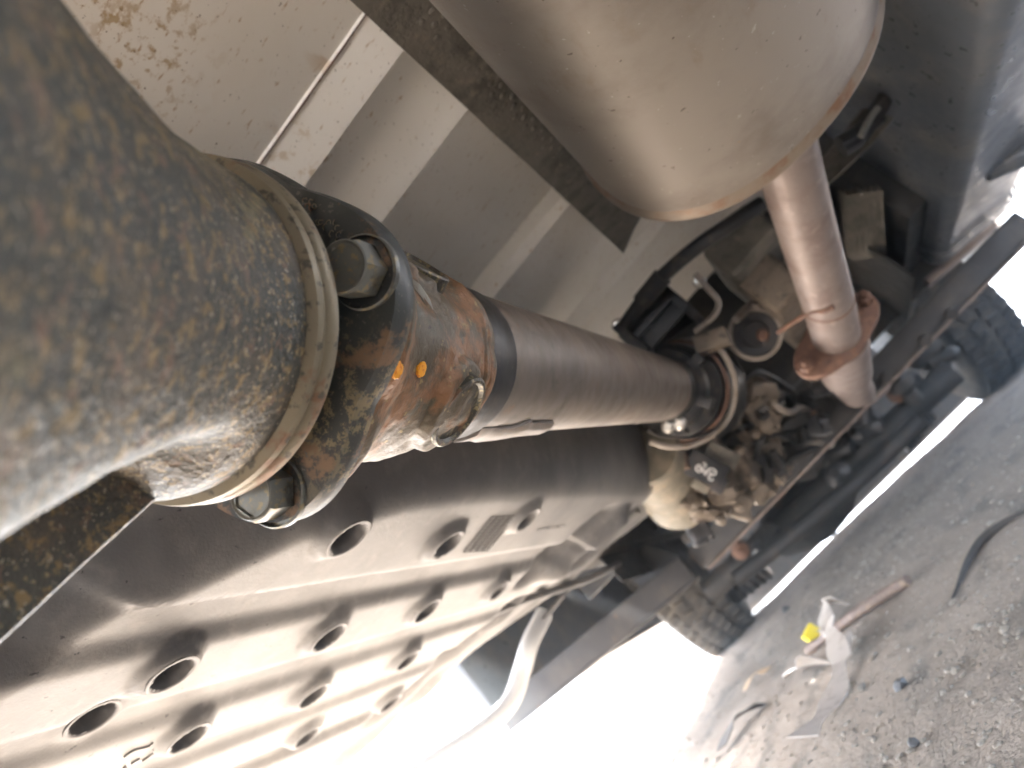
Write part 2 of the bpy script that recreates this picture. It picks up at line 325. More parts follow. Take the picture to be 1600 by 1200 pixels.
# bolts: hex heads facing back to the axle
bm_ = MB(); hexr = .0092
bm_.lathe((0, 0, 0), Z3, [(-.0005, .0), (-.0005, .0122), (.0018, .0122), (.0024, .0116)], 40, caps=False)
hx = lambda r_, z_: [np.array([r_ * math.cos(k * math.pi / 3), r_ * math.sin(k * math.pi / 3), z_]) for k in range(6)]
bm_.loft([hx(hexr * .995, .0015), hx(hexr, .004), hx(hexr, .0108), hx(hexr * .90, .0123)], caps=False)
bm_.loft([hx(hexr * .90, .0123)] + [[np.array([.0072 * math.cos(k * math.pi / 3), .0072 * math.sin(k * math.pi / 3), .0123]) for k in range(6)]], caps=False)
bm_.lathe((0, 0, 0), Z3, [(.0123, .0084), (.0128, .0079), (.0123, .0071), (.0114, .0067), (.0113, .0001)], 30, caps=False, e=X3)
bolt_me = bm_.mesh('flange_bolt', m_bolt, smooth=28)
for ph in BPH: link('flange_bolt', bolt_me, flange, mtx=frame(S(-.2035, .0548, ph), -A, S(0, 1, ph + 17) - P0))
# stamped marks on the top lobe
mk = MB()
for (du, dv) in [(497, 346), (501, 347), (513, 349), (508, 355), (524, 348), (527, 356), (518, 366), (529, 366), (528, 375), (476, 313), (486, 315), (480, 322), (486, 324), (491, 323)]:
    rr = ray(du, dv); tt = ((S(-.2052) - CAM).dot(A)) / rr.dot(A); p = CAM + rr * tt
    pts = [p + .0009 * math.cos(q) * e1 + .0012 * math.sin(q) * e2 * random.uniform(.4, 1.1) for q in np.linspace(random.uniform(0, 3), random.uniform(4, 6.5), 7)]
    mk.tube(pts, .0002, 4)
part(mk, 'stamped_marks', m_ring, parent=flange, kind='stuff')
# yoke body
ys = [(-.1915, .0525), (-.1875, .0530), (-.183, .0535), (-.178, .0520), (-.168, .0490), (-.155, .0475), (-.142, .0472), (-.130, .0470), (-.118, .0466), (-.104, .0456), (-.092, .0444), (-.080, .0430), (-.076, .0425), (-.073, .0415)]
def yoke_r(s_, ph):
    rr = float(np.interp(s_, [q[0] for q in ys], [q[1] for q in ys]))
    lob = lobe(ph, 0, 1, 34); rr += .006 * lob * sstep(-.160, -.183, s_) - .0035 * (1 - lob) * sstep(-.15, -.18, s_)
    # saddle between the two forks: a slanting step
    edge = -.128 + .018 * math.sin(rad(ph * 2 + 30)) + .010 * math.sin(rad(ph * 3 - 40))
    rr -= .0056 * sstep(edge, edge + .003, s_) * (1 - sstep(-.094, -.088, s_)) * (.4 + .6 * sstep(-.2, .05, math.sin(rad(ph * 2 - 25))))
    fk = math.cos(rad((ph - 24) * 2)); rr -= .0030 * max(0, -fk) * sstep(-.16, -.14, s_) * (1 - sstep(-.10, -.088, s_))
    # fork eyes round the bearing caps
    for b_ in (24, 204):
        dd = math.hypot(s_ + .116, .046 * rad((ph - b_ + 180) % 360 - 180)); rr += .0042 * (1 - sstep(.020, .0245, dd))
    for b_ in (-66, 114):
        dd = math.hypot(s_ + .134, .046 * rad((ph - b_ + 180) % 360 - 180)); rr += .0030 * (1 - sstep(.018, .022, dd))
    for gq in (-.0895, -.0855, -.0825): rr -= .0009 * math.exp(-((s_ - gq) / .0009) ** 2)
    q = Vector(S(s_, rr, ph)); return rr + .0013 * noise.noise(q * 60) + .0008 * noise.noise(q * 150)
yk = MB(); NS, NP = 100, 220
rows = [[S(-.1910 + .1180 * i / NS, yoke_r(-.1910 + .1180 * i / NS, k / NP * 360 - 180), k / NP * 360 - 180) for k in range(NP)] for i in range(NS + 1)]
yk.loft(rows); yoke = part(yk, 'universal_joint', m_yoke, 'rusty universal joint yoke between flange and shaft', parent=shaft, smooth=50)
# bearing caps of the cross
cp = MB(); cp.lathe((0, 0, 0), Z3, [(-.012, .0175), (.0012, .0172), (.0020, .0163), (.0020, .0150), (.0004, .0138), (.0009, .006), (.0012, .0005)], 48)
cap_me = cp.mesh('bearing_cap', m_cap, smooth=40)
for ph in (24, 204, 114, 294):
    link('bearing_cap', cap_me, shaft, mtx=frame(S(-.116 if ph in (24, 204) else -.122, .0490 if ph in (24, 204) else .0440, ph), S(0, 1, ph) - P0))
ch = MB(); ch.prism([S(q[0], yoke_r(*q) - .0006, q[1]) for q in ((-.156, -42), (-.145, -39), (-.138, -33), (-.139, -23), (-.146, -27), (-.153, -35))], .0008 * (S(0, 1, -28) - P0)); part(ch, 'circlip', m_chip, 'bare grey metal fleck on the yoke', parent=shaft)
for (du, dv) in ((620, 578), (658, 577)):
    rr = ray(du, dv)
    # where this line of sight meets the yoke
    for q in np.linspace(.2, .6, 2000):
        p = CAM + rr * q; s_ = (p - P0).dot(A); rad_ = np.linalg.norm(p - P0 - A * s_)
        rv_ = p - P0 - A * s_; ph_ = math.degrees(math.atan2(rv_.dot(e2), rv_.dot(e1)))
        if -.187 < s_ < -.07 and rad_ < yoke_r(s_, ph_) + .0006: break
    nn_ = nrm(p - P0 - A * s_); dmb = MB()
    f = frame(p, nn_); pts = []
    for k in range(22):
        a_ = k / 22 * 6.283; rr_ = .0031 * random.uniform(.86, 1.14); v_ = f @ Vector((rr_ * math.cos(a_), rr_ * math.sin(a_), -.0006)); pts.append(np.array(v_))
    dmb.prism(pts, nn_ * .0012); part(dmb, 'paint_dot', m_orange, 'bright orange paint dot', parent=shaft, bevel=.0003)

# --- floor of the load bed (white paint, pressed ribs across)
def fy(u, v): return float(DZ(u, v, fz)[1])
L1 = (fy(554, 31) + fy(400, 250)) / 2; L2a = (fy(603, 77) + fy(449, 287)) / 2; L2b = (fy(627, 94) + fy(477, 304)) / 2; L3 = (fy(701, 164) + fy(561, 350)) / 2
L4 = (fy(869, 325) + fy(789, 420)) / 2; L5 = (fy(939, 378) + fy(841, 495)) / 2; L6 = (fy(982, 403) + fy(890, 512)) / 2
print('floor lines', [round(q, 3) for q in (L1, L2a, L2b, L3, L4, L5, L6)])
pf = [(-1.15, fz), (L1 - .001, fz - .003), (L1, fz - .005), (L1 + .001, fz - .003), (L2a - .002, fz - .017), (L2a + .008, fz - .002), (L2b - .003, fz + .002), (L2b + .002, fz + .001), (L3 - .004, fz - .022), (L3, fz - .021), (L3 + .010, fz - .012), (L4 - .012, fz + .018), (L4 - .002, fz + .020), (L4, fz + .004), (L4 + .01, fz - .006), ((L4 + L5) / 2, fz - .003), (L5 - .008, fz), (L5, fz + .012), (L5 + .03, fz + .013), (L6, fz + .012), (L6 + .012, fz - .004), (L6 + .2, fz - .006), (1.34, fz - .004), (1.36, fz + .2)]
fm = MB().grid([[(x, y, z) for x in (-.80, -.55, -.3, -.1, .1, .3, .5, .72)] for y, z in pf]); fm.loft([[(-.8, -1.15, .78), (-.8, 1.36, .78), (.72, 1.36, .78), (.72, -1.15, .78)], [(-.8, -1.15, .82), (-.8, 1.36, .82), (.72, 1.36, .82), (.72, -1.15, .82)]])
floor_ = part(fm, 'floor_panel', m_floor, 'white painted load floor with pressed cross ribs and rust stains', smooth=25)
sm = MB(); pts = [(x, L1 + .001, fz - .0048 + .0006 * noise.noise((x * 40, 0, 0))) for x in np.linspace(-.5, .3, 60)]; sm.tube(pts, [.0005 + .0016 * max(0, noise.noise((p[0] * 30, 2, 0))) for p in pts], 6); part(sm, 'seam', m_rust, 'rust bleeding from the floor seam', parent=floor_)
# --- muddy perforated shield strip beside the muffler
a0 = DZ(554, 31, .59); a1 = DZ(975, 391, .59); xe = (a0[0] + a1[0]) / 2 + .002
hs = MB(); rows = []
for y in np.linspace(0, 1, 90):
    row = []
    for q, (dx, dz) in enumerate([(0, .0), (.012, -.001), (.03, -.004), (.06, -.010), (.10, -.014), (.16, -.016)]):
        yy = -.3 + y * (a1[1] - dx * 1.0 + .3); row.append((xe + dx, yy, .59 + dz + .002 * noise.noise((yy * 30, dx * 50, 0))))
    rows.append(row)
hs.grid(rows); shield = part(hs, 'heat_shield', m_shield, 'muddy grey metal strip running beside the muffler', solid=.002)
dm = MB(); dimp = MB()
for i in range(44):
    for j in range(4):
        y = .30 + i * .0105; x = xe + .022 + j * .0095 + (.0045 if i % 2 else 0)
        zz = .59 - .004 - (x - xe - .03) * .2 - .0012
        dimp.lathe((x, y, zz), -Z3, [(0, .0036), (.0012, .0028), (.0018, .0012)], 8)
part(dimp, 'dimples', m_shield, parent=shield, kind='stuff')
# --- muffler
MC = np.array([.1725, 0, .490]); MA, MBB = .1315, .100
def oval(y, k=1.0, dd=0):
    return [(MC[0] + (MA * k + dd) * math.copysign(abs(math.cos(q)) ** .92, math.cos(q)), y, MC[2] + (MBB * k + dd) * math.copysign(abs(math.sin(q)) ** .92, math.sin(q))) for q in np.linspace(0, 2 * math.pi, 96, endpoint=False)]
mu = MB().loft([oval(y) for y in np.linspace(-.25, .588, 24)]); muff = part(mu, 'muffler', m_muff, 'large oval brownish grey muffler', smooth=40)
ri = MB().loft([oval(.583, 1, .0), oval(.5885, 1, .0022), oval(.591, 1, .0036), oval(.593, 1, .0024), oval(.594, 1, .0030), oval(.597, 1, .0036), oval(.600, 1, .0020), oval(.601, .99, 0)], caps=False); part(ri, 'seam_rim', m_rim, 'rolled seam round the front end of the muffler', parent=muff, smooth=50)
ec = MB().loft([oval(.596, 1, 0), oval(.600, .975), oval(.606, .93), oval(.610, .80), oval(.611, .5), oval(.611, .05)]); part(ec, 'end_cap', m_muff, parent=muff, smooth=60)
# --- exhaust pipe
pp = spline([D(1215, 190, .66), D(1236, 270, .715), D(1268, 385, .80), D(1293, 470, .875), D(1306, 522, .93)], 8)
pm = MB().tube(pp, .0285, 32); pipe = part(pm, 'exhaust_pipe', m_pipe, 'pinkish brown exhaust pipe running from muffler to bolted joint')
pd = nrm(pp[-1] - pp[-4]); pc = pp[-1]
ww = MB().lathe(pp[-9], pd, [(-.002, .0280), (-.001, .0292), (.001, .0292), (.002, .0280)], 40, caps=False); part(ww, 'weld', m_rust, parent=pipe)
px_ = nrm(X3 - pd * X3.dot(pd)); py_ = np.cross(pd, px_)
pxr = nrm(px_ * .96 + py_ * -.15); pyr = np.cross(pd, pxr)
poly = []
for q in np.linspace(0, 2 * math.pi, 48, endpoint=False):
    r_ = .036 + .030 * abs(math.cos(q)) ** 5; poly.append(pc + pxr * r_ * math.cos(q) + pyr * r_ * math.sin(q))
pf_ = MB().prism(poly, pd * .010); pfo = part(pf_, 'pipe_flange', m_rust, 'rusty two bolt flange on the exhaust pipe', parent=pipe, bevel=.0015)
nut = MB(); nut.loft([hx(.0095, -.004), hx(.0095, .008), hx(.008, .0095)]); nut.lathe((0, 0, 0), Z3, [(.008, .005), (.016, .005), (.017, .004)], 16); nut_me = nut.mesh('nut', m_rust, smooth=30)
for sg in (-1, 1): link('nut', nut_me, pipe, mtx=frame(pc + pxr * .055 * sg, -pd))
pm2 = MB().tube(spline([pc + pd * .008, D(1318, 565, 1.02), D(1328, 595, 1.15), D(1345, 612, 1.4), D(1372, 600, 1.9)], 6), [.036] * 4 + [.034] * 6 + [.029] * 15, 28); part(pm2, 'front_pipe', m_pipe, 'stained front pipe disappearing above the cross beam', parent=pipe)
hk = MB().tube(spline([D(1215, 520, .95), D(1245, 500, .92), D(1270, 487, .86), D(1288, 486, .845), D(1302, 480, .835)], 5), .0032, 8); part(hk, 'hanger_rod', m_rust, parent=pipe)

# --- tank shield
ZT = .38
def tx(u, v): return float(DZ(u, v, ZT)[0])
def xr(y): return float(np.interp(y, [0, .15, .24, .29, .36, .45, .56, .8, 1.2], [-.42, -.38, -.325, -.280, -.235, -.212, -.203, -.200, -.200]))
def yf(x): return float(np.interp(x, [-.78, -.62, -.55, -.50, -.44, -.39, -.34, -.29, -.25, -.2], [.62, .70, .77, .80, .84, .905, .985, 1.03, 1.06, 1.06]))
HOLES = [(545, 842, .0185), (700, 852, .0185), (825, 813, .0175), (270, 1055, .0180), (515, 997, .0180), (668, 955, .0180), (780, 924, .0175), (152, 1137, .0180), (295, 1155, .0180), (490, 1088, .0180), (637, 1033, .0175), (480, 1153, .0175), (610, 1100, .017)]
HB = .0060
HP = [(DZ(u, v, ZT - (HB if i != 7 else .002)), rr * .72, i) for i, (u, v, rr) in enumerate(HOLES)]
x_r1 = tx(400, 931) ; x_b1 = tx(400, 979); x_b2 = tx(400, 1084); x_b3 = tx(400, 1150)
print('ribs', x_r1, x_b1, x_b2, x_b3)
HZ = {}
def tz(x, y, holes=True):
    z = ZT
    curve = .0
    w1 = sstep(1.03, .93, y)
    # recessed channels: wall facing left is bright, wall facing right is dark
    z += .0075 * (sstep(x_r1 + .003, x_r1 - .004, x) - sstep(x_b1 + .008, x_b1 - .009, x)) * w1
    z += .0065 * (sstep(x_b2 + .034, x_b2 + .022, x) - sstep(x_b2 + .008, x_b2 - .008, x)) * w1 * .9
    z += .006 * (sstep(x_b3 + .030, x_b3 + .020, x) - sstep(x_b3 + .007, x_b3 - .007, x)) * w1 * .9
    z += .008 * (sstep(-.52, -.53, x) - sstep(-.545, -.558, x)) * w1
    # side wall curling up towards the shaft
    dx = x - xr(y)
    if dx > -.008:
        q = dx + .008; z += (q * q) * 22 if q < .04 else .0352 + (q - .04) * 1.9
    dl = -.72 - x
    if dl > 0: z += dl * dl * 14
    # front edge rolls up
    fe = y - yf(x)
    if fe > -.03: z += (fe + .03) ** 2 * 8
    # lumps in the corner
    if x > -.36 and y > .80:
        z += .020 * math.exp(-((y - .90 - (x + .25) * .6) / .018) ** 2) * sstep(-.36, -.33, x) * sstep(-.215, -.24, x)
        z -= .018 * math.exp(-((y - .955 - (x + .25) * .6) / .016) ** 2) * sstep(-.36, -.33, x) * sstep(-.215, -.24, x)
    if holes:
        for p, rr, i in HP:
            dd = math.hypot(x - p[0], y - p[1])
            if dd < .05:
                wq = 1 - sstep(rr + .0035, rr + .0110, dd); z = z * (1 - wq) + HZ[i] * wq
    if y < .30: z -= .018 * math.exp(-((x + .47) / .05) ** 2 - ((y - .18) / .07) ** 2)
    return z + .0006 * noise.noise((x * 12, y * 12, 5))
for p, rr, i in HP: HZ[i] = tz(p[0], p[1], False) - (HB if i != 7 else .002)
tg = MB(); NX, NY = 190, 330; P = []
keep = []
for i in range(NX + 1):
    P.append([]); t_ = i / NX
    for j in range(NY + 1):
        y0 = -.08 + 1.145 * j / NY
        xright = xr(y0) + .075; x = -.78 + (xright + .78) * t_; yfx = yf(x)
        y = min(y0, yfx); z = tz(x, y)
        if y0 > yfx: z += min(.03, (y0 - yfx) * 2)
        P[-1].append((x, y, z))
vs_ = [p for q in P for p in q]; fs_ = []
b = NY + 1
for i in range(NX):
    for j in range(NY):
        q = (i * b + j, (i + 1) * b + j, (i + 1) * b + j + 1, i * b + j + 1)
        c = np.mean([vs_[k] for k in q], axis=0)
        if max(abs(vs_[q[0]][1] - vs_[q[2]][1]), abs(vs_[q[0]][2] - vs_[q[2]][2])) < 1e-6: continue
        if any(math.hypot(c[0] - p[0], c[1] - p[1]) < rr + .0008 for p, rr, _ in HP): continue
        fs_.append(q)
tg.add(vs_, fs_); tank = part(tg, 'tank_shield', m_tank, 'dusty black plastic tank shield with ribs and round holes', smooth=60)
for p, rr, i in HP:
    hz = HZ[i]; dip = .0005
    hm = MB(); hm.lathe((p[0], p[1], hz), Z3, [(.0012, rr + .0034), (-dip * .6, rr + .0030), (-dip, rr + .002), (-dip * .8, rr + .0012), (.0006, rr), (.010, rr - .0006)], 40, caps=False)
    dh = part(hm, 'drain_hole', m_tank, parent=tank, smooth=50)
    pgm = MB().lathe((p[0], p[1], hz), Z3, [(.0095, rr + .003), (.013, rr + .003), (.014, .001)], 24, caps=False); part(pgm, 'hole_cup', m_slate, parent=dh)
# moulded date grid, small code and arrow mark
dp = MB()
def onT(u, v, off=.0006):
    p = DZ(u, v, ZT)
    for _ in range(4): p = DZ(u, v, tz(p[0], p[1]) - off)
    return p
gA, gB, gC, gD_ = (768, 808), (807, 806), (763, 860), (724, 863)
for k in range(12):
    t_ = k / 11; a_ = (gA[0] * (1 - t_) + gD_[0] * t_, gA[1] * (1 - t_) + gD_[1] * t_); c_ = (gB[0] * (1 - t_) + gC[0] * t_, gB[1] * (1 - t_) + gC[1] * t_)
    dp.tube([onT(*a_), onT(*c_)], .00045, 4)
for k in range(5):
    t_ = k / 4; a_ = (gA[0] * (1 - t_) + gB[0] * t_, gA[1] * (1 - t_) + gB[1] * t_); c_ = (gD_[0] * (1 - t_) + gC[0] * t_, gD_[1] * (1 - t_) + gC[1] * t_)
    dp.tube([onT(*a_), onT(*c_)], .00045, 4)
part(dp, 'date_grid', m_blackpl, 'small moulded grid of date cells on the shield', parent=tank)
lt = MB()
for k in range(9):
    u0 = 840 + k * 5; v0 = 828 - k * .8
    lt.tube([onT(u0, v0 + 2.2), onT(u0 + 1.6, v0 - 2), onT(u0 + 3.2, v0 + 1.5)] if k not in (3, 6) else [onT(u0, v0), onT(u0 + 3, v0 - .6)], .0006, 4)
part(lt, 'moulded_code', m_blackpl, 'tiny moulded code letters', parent=tank)
em = MB()
for st in [[(194, 1183), (202, 1177), (211, 1172), (224, 1169), (233, 1166), (238, 1161)], [(238, 1172), (248, 1165), (258, 1157)], [(222, 1189), (230, 1184), (239, 1177)], [(205, 1194), (212, 1189), (218, 1186)], [(192, 1201), (198, 1197)]]:
    em.tube(spline([onT(*q, .0004) for q in st], 3), .0009, 6)
part(em, 'moulded_mark', m_tank, 'raised moulded arrow outline on the shield', parent=tank)
# --- second front shield layer, lip and brackets ahead of the tank
f2 = MB(); rows = []
for i in range(90):
    t_ = i / 89; x = -.72 + .47 * t_; row = []
    for j in range(60):
        y0 = yf(x) - .03; y1 = float(np.interp(x, [-.72, -.55, -.45, -.36, -.28], [.92, 1.02, 1.12, 1.22, 1.26])); y = y0 + (y1 - y0) * j / 59
        z = .405 + .012 * math.sin((y - x * .5) * 60) * .35 - .012 * math.exp(-((y - y0 - .10) / .03) ** 2) + .010 * noise.noise((x * 16, y * 16, 1)) + .03 * sstep(y1 - .03, y1, y)
        row.append((x, y, z))
    rows.append(row)
f2.grid(rows); s2 = part(f2, 'front_shield', m_tank, 'rippled dusty shield ahead of the tank', solid=.003, smooth=60)
lp = MB().tube(spline([DZ(748, 966, .392), DZ(800, 945, .392), DZ(860, 925, .392), DZ(920, 905, .392), DZ(968, 880, .395)], 6), .0055, 10); part(lp, 'edge_pipe', m_tank, parent=s2)
sl = MB()
for k in range(4): q = DZ(858 + k * 7, 958 - k * 9, .388); sl.box(q, (.013, .0025, .002), np.array([nrm((1, .4, 0)), nrm((-.4, 1, 0)), Z3]))
part(sl, 'louvre', m_blackpl, parent=s2)
cp_ = MB().tube(spline([DY(850, 960, 1.16), DY(828, 1005, 1.11), DY(815, 1050, 1.10), DY(795, 1100, 1.08), DY(745, 1145, 1.04), DY(660, 1200, .98), DY(560, 1270, .92)], 8), .014, 20); part(cp_, 'side_tube', m_paleg, 'bent grey tube beside the tank shield')
cf = MB().tube(spline([D(966, 700, 1.06), D(982, 735, 1.05), D(980, 775, 1.05), D(955, 808, 1.04), D(925, 830, 1.03)], 6), [.010 + .010 * math.sin(math.pi * k / 24) for k in range(25)], 14); part(cf, 'corner_fold', m_blackpl, 'dark folded corner of the shield', parent=tank)
# tank body above shield
tb = MB().box((-.44, .50, .53), (.21, .50, .08)); part(tb, 'fuel_tank', m_blackpl, bevel=.03, segs=3)

# --- chassis rail on the right (seen from below) and its end straps
ex = .5 * (DZ(1535, 60, .38)[0] + DZ(1482, 405, .38)[0]); fyR = float(DZ(1482, 405, .38)[1])
print('rail', ex, fyR)
rl = MB(); 
def rrect(x0, x1, z0, z1, rr, y, sl=0):
    out = []
    for cx, cz, a0_ in ((x1 - rr, z1 - rr, 0), (x0 + rr, z1 - rr, 90), (x0 + rr, z0 + rr, 180), (x1 - rr, z0 + rr, 270)):
        for k in range(7): a_ = rad(a0_ + k * 15); out.append((cx + rr * math.cos(a_), y, cz + rr * math.sin(a_) - sl * (cx + rr * math.cos(a_) - x0)))
    return out
rl.loft([rrect(ex - .004, ex + .15, .38, .62, .022, y, .10) for y in (-.6, 0, .5, fyR - .07, fyR - .012)] + [rrect(ex + .0, ex + .146, .384, .616, .02, fyR, .10)]); rail = part(rl, 'frame_rail', m_frame, 'dark smooth box section rail with a rounded lower edge')
for yy in (fyR - .055, fyR - .095):
    st = MB().loft([rrect(ex - .009, ex + .156, .3745, .626, .024, yy - .006, .10), rrect(ex - .009, ex + .156, .3745, .626, .024, yy + .006, .10)], caps=False); part(st, 'strap', m_frame, parent=rail, solid=.002)
bk = MB().box((ex + .05, fyR + .035, .375), (.075, .02, .008), np.array([nrm((1, 0, -.1)), Y3, Z3])); part(bk, 'rail_bracket', m_pipe, 'rust tinted bracket plate at the end of the rail', bevel=.003)
rb = MB().tube([DY(1540, 268, 1.22), DY(1640, 225, 1.22)], .016, 14); part(rb, 'side_bar', m_frame)
# brown curved plate and wiring between muffler and rail
cpl = MB(); rows = []
for t_ in np.linspace(0, 1, 16):
    u = 1410 + (1280 - 1410) * t_; v = 170 + (300 - 170) * t_ ; c0 = D(u - 0, v + 8 * math.sin(t_ * 3), .98); c1 = D(u - 42 + 10 * t_, v - 18 + 18 * t_, 1.03); row = [c0 * (1 - k) + c1 * k + Z3 * .01 * math.sin(k * 3) for k in np.linspace(0, 1, 6)]; rows.append(row)
cpl.grid(rows); part(cpl, 'bracket_plate', m_shield, 'curved brown bracket plate by the rail', solid=.003)
wi = MB()
for k, pts in enumerate([[(1390, 140), (1370, 175), (1345, 205), (1310, 225)], [(1375, 185), (1358, 200), (1340, 222), (1318, 236)]]): wi.tube(spline([D(u, v, .95) for u, v in pts], 5), .010 - .002 * k, 10)
part(wi, 'wiring_loom', m_blackpl); 
cl = MB().tube(spline([D(1372, 168, .93), D(1360, 185, .93), D(1345, 214, .93)], 5), .0042, 8); part(cl, 'hose_clip', m_chip)
# corrugated heat shield panel
ch_ = MB(); rows = []
o0, o1, o2 = D(1312, 300, 1.12), D(1375, 292, 1.12), D(1330, 460, 1.32)
for i in range(61):
    t_ = i / 60; rows.append([o0 + (o1 - o0) * k + (o2 - o0) * t_ * .6 + Z3 * .006 * math.sin(k * 40) for k in np.linspace(0, 1, 33)])
ch_.grid(rows); part(ch_, 'ribbed_shield', m_shield, 'dull ribbed heat shield behind the exhaust pipe', solid=.002, smooth=60)

# --- front underbody: dark engine bay roof, side walls
eb = MB(); eb.grid([[(x, y, .86 + .04 * noise.noise((x * 4, y * 4, 0))) for x in np.linspace(-.8, .72, 14)] for y in np.linspace(1.2, 3.3, 18)]); part(eb, 'bay_roof', m_dark, 'dark underside of the cab floor')
bw_ = MB()
for sx, x in ((-1, -.40), (1, .36)): bw_.box((x, 2.0, .62), (.03, .75, .20))
part(bw_, 'inner_rail', m_dark, 'grimy inner chassis rail', bevel=.008)
tun = MB(); rows = []
for y in np.linspace(1.3, 1.9, 10): rows.append([(-.06 + .34 * math.cos(q), y, .40 + .36 * math.sin(q)) for q in np.linspace(-.1, 3.24, 26)])
tun.grid(rows); part(tun, 'gearbox_tunnel', m_dark, solid=.003)
en = MB(); en.box((-.03, 2.05, .66), (.27, .42, .24)); en.box((-.03, 1.72, .60), (.20, .14, .17)); en.box((-.05, 2.1, .40), (.18, .28, .05)); part(en, 'engine', m_dark, 'dark grimy engine and bell housing above the beams', bevel=.04, segs=3)
fwl = MB(); fwl.box((.31, 1.62, .60), (.14, .006, .22)); part(fwl, 'firewall', m_dark); fwl = MB(); fwl.box((-.46, 1.66, .64), (.13, .006, .20)); part(fwl, 'firewall', m_dark)
# pale heat guard boxes above the gearbox
for (u, v, z, h, ax_, mt) in [(1172, 405, 1.12, (.045, .10, .03), None, m_shield), (1215, 470, 1.20, (.03, .16, .05), None, m_cast), (1255, 420, 1.25, (.05, .15, .03), None, m_shield)]:
    bb = MB().box(D(u, v, z), h); part(bb, 'guard_box', mt, 'grey brown pressed guard above the gearbox', bevel=.012, segs=3)
rdm = MB()
for u0, v0, u1, v1 in ((1180, 480, 1240, 400), (1150, 500, 1180, 470), (1205, 455, 1235, 418)): rdm.tube([D(u0, v0, 1.1), D(u1, v1, 1.14)], .006, 8)
part(rdm, 'conduit', m_hose)
# control cable
cb = MB().tube(spline([D(1190, 318, .90), D(1150, 345, .90), D(1090, 385, .92), D(1035, 432, .95), D(1005, 468, .97), D(972, 515, .99)], 8), .0092, 12); cab = part(cb, 'control_cable', m_black, 'black control cable sloping down to the bracket')
cs = MB().tube([D(1035, 432, .95), D(1002, 472, .97)], .0125, 14); part(cs, 'cable_sleeve', m_black, parent=cab)
# black mount bracket beside the shaft
br = MB(); O = D(1020, 500, 1.02)
br.box(O + np.array([.0, .02, .0]), (.045, .05, .012)); br.box(O + np.array([-.035, .0, -.012]), (.006, .055, .028)); br.box(O + np.array([.04, .03, -.004]), (.006, .06, .03))
br.box(O + np.array([.0, -.02, -.012]), (.04, .004, .022)); br.box(O + np.array([.005, .025, -.012]), (.035, .004, .02), np.array([nrm((1, .7, 0)), nrm((-.7, 1, 0)), Z3]))
brk = part(br, 'mount_bracket', m_black, 'black ribbed mounting bracket above the shaft end', bevel=.003)
for u, v in ((966, 508), (1093, 440)):
    bb = MB().lathe(D(u, v, .99), nrm(CAM - D(u, v, .99)), [(-.006, .009), (.0, .009), (.004, .006), (.005, .001)], 14); part(bb, 'bracket_bolt', m_bright, parent=brk)
# wire clip, zig-zag
zc = MB().tube(spline([D(1086, 428, .98), D(1105, 450, .98), D(1122, 470, .98), D(1118, 490, .98), D(1096, 510, .98), D(1085, 518, .98)], 4), .0042, 8); part(zc, 'pipe_clip', m_hose, 'bent pale pipe clip')
zb = MB().box(D(1113, 533, 1.0), (.022, .014, .012), np.array([nrm((1, .2, -.5)), Y3, nrm((.5, 0, 1))])); part(zb, 'clip_block', m_cast, bevel=.003)
# hoop hose round the shaft end
hp = MB().tube(spline([D(1113, 538, 1.0), D(1130, 552, 1.0), D(1146, 585, 1.0), D(1149, 615, 1.0), D(1140, 650, 1.0), D(1118, 676, .99), D(1085, 694, .98), D(1045, 698, .97), D(1015, 690, .97)], 8), .0037, 12); part(hp, 'hose_loop', m_hose, 'pale brown hose looping round the shaft end')
hp2 = MB().tube(spline([D(1145, 640, 1.04), D(1115, 670, 1.02), D(1080, 684, 1.0), D(1040, 682, .99), D(1010, 672, .98)], 8), .0024, 10); part(hp2, 'brake_line', m_dark)

# --- gearbox
gbx = MB().lathe(P0, A, [(.548, .036), (.556, .040), (.575, .041), (.58, .052), (.60, .054), (.61, .046), (.63, .047), (.64, .064), (.72, .068), (.78, .085)], 56, e=e1)
gear = part(gbx, 'gearbox', m_black, 'black gearbox tail with cast aluminium lumps below it', smooth=35)
for ph in (-50, 10, 62, 130):
    fr = MB().box(S(.592, .052, ph), (.010, .016, .007), np.array([S(0, 1, ph) - P0, A, S(0, 1, ph + 90) - P0]))
    part(fr, 'joint_lug', m_blackpl, parent=gear, bevel=.002)
for ph in (58, 76): 
    bb = MB().lathe(S(.578, .047, ph), -A, [(-.008, .010), (.006, .009), (.009, .005)], 10); part(bb, 'joint_bolt', m_bright, parent=gear)
rg = MB().lathe(P0, A, [(.655, .068), (.660, .0715), (.672, .0715), (.676, .068)], 48, caps=False, e=e1); part(rg, 'seal_band', m_rust, 'orange rust band on the gearbox', parent=gear)
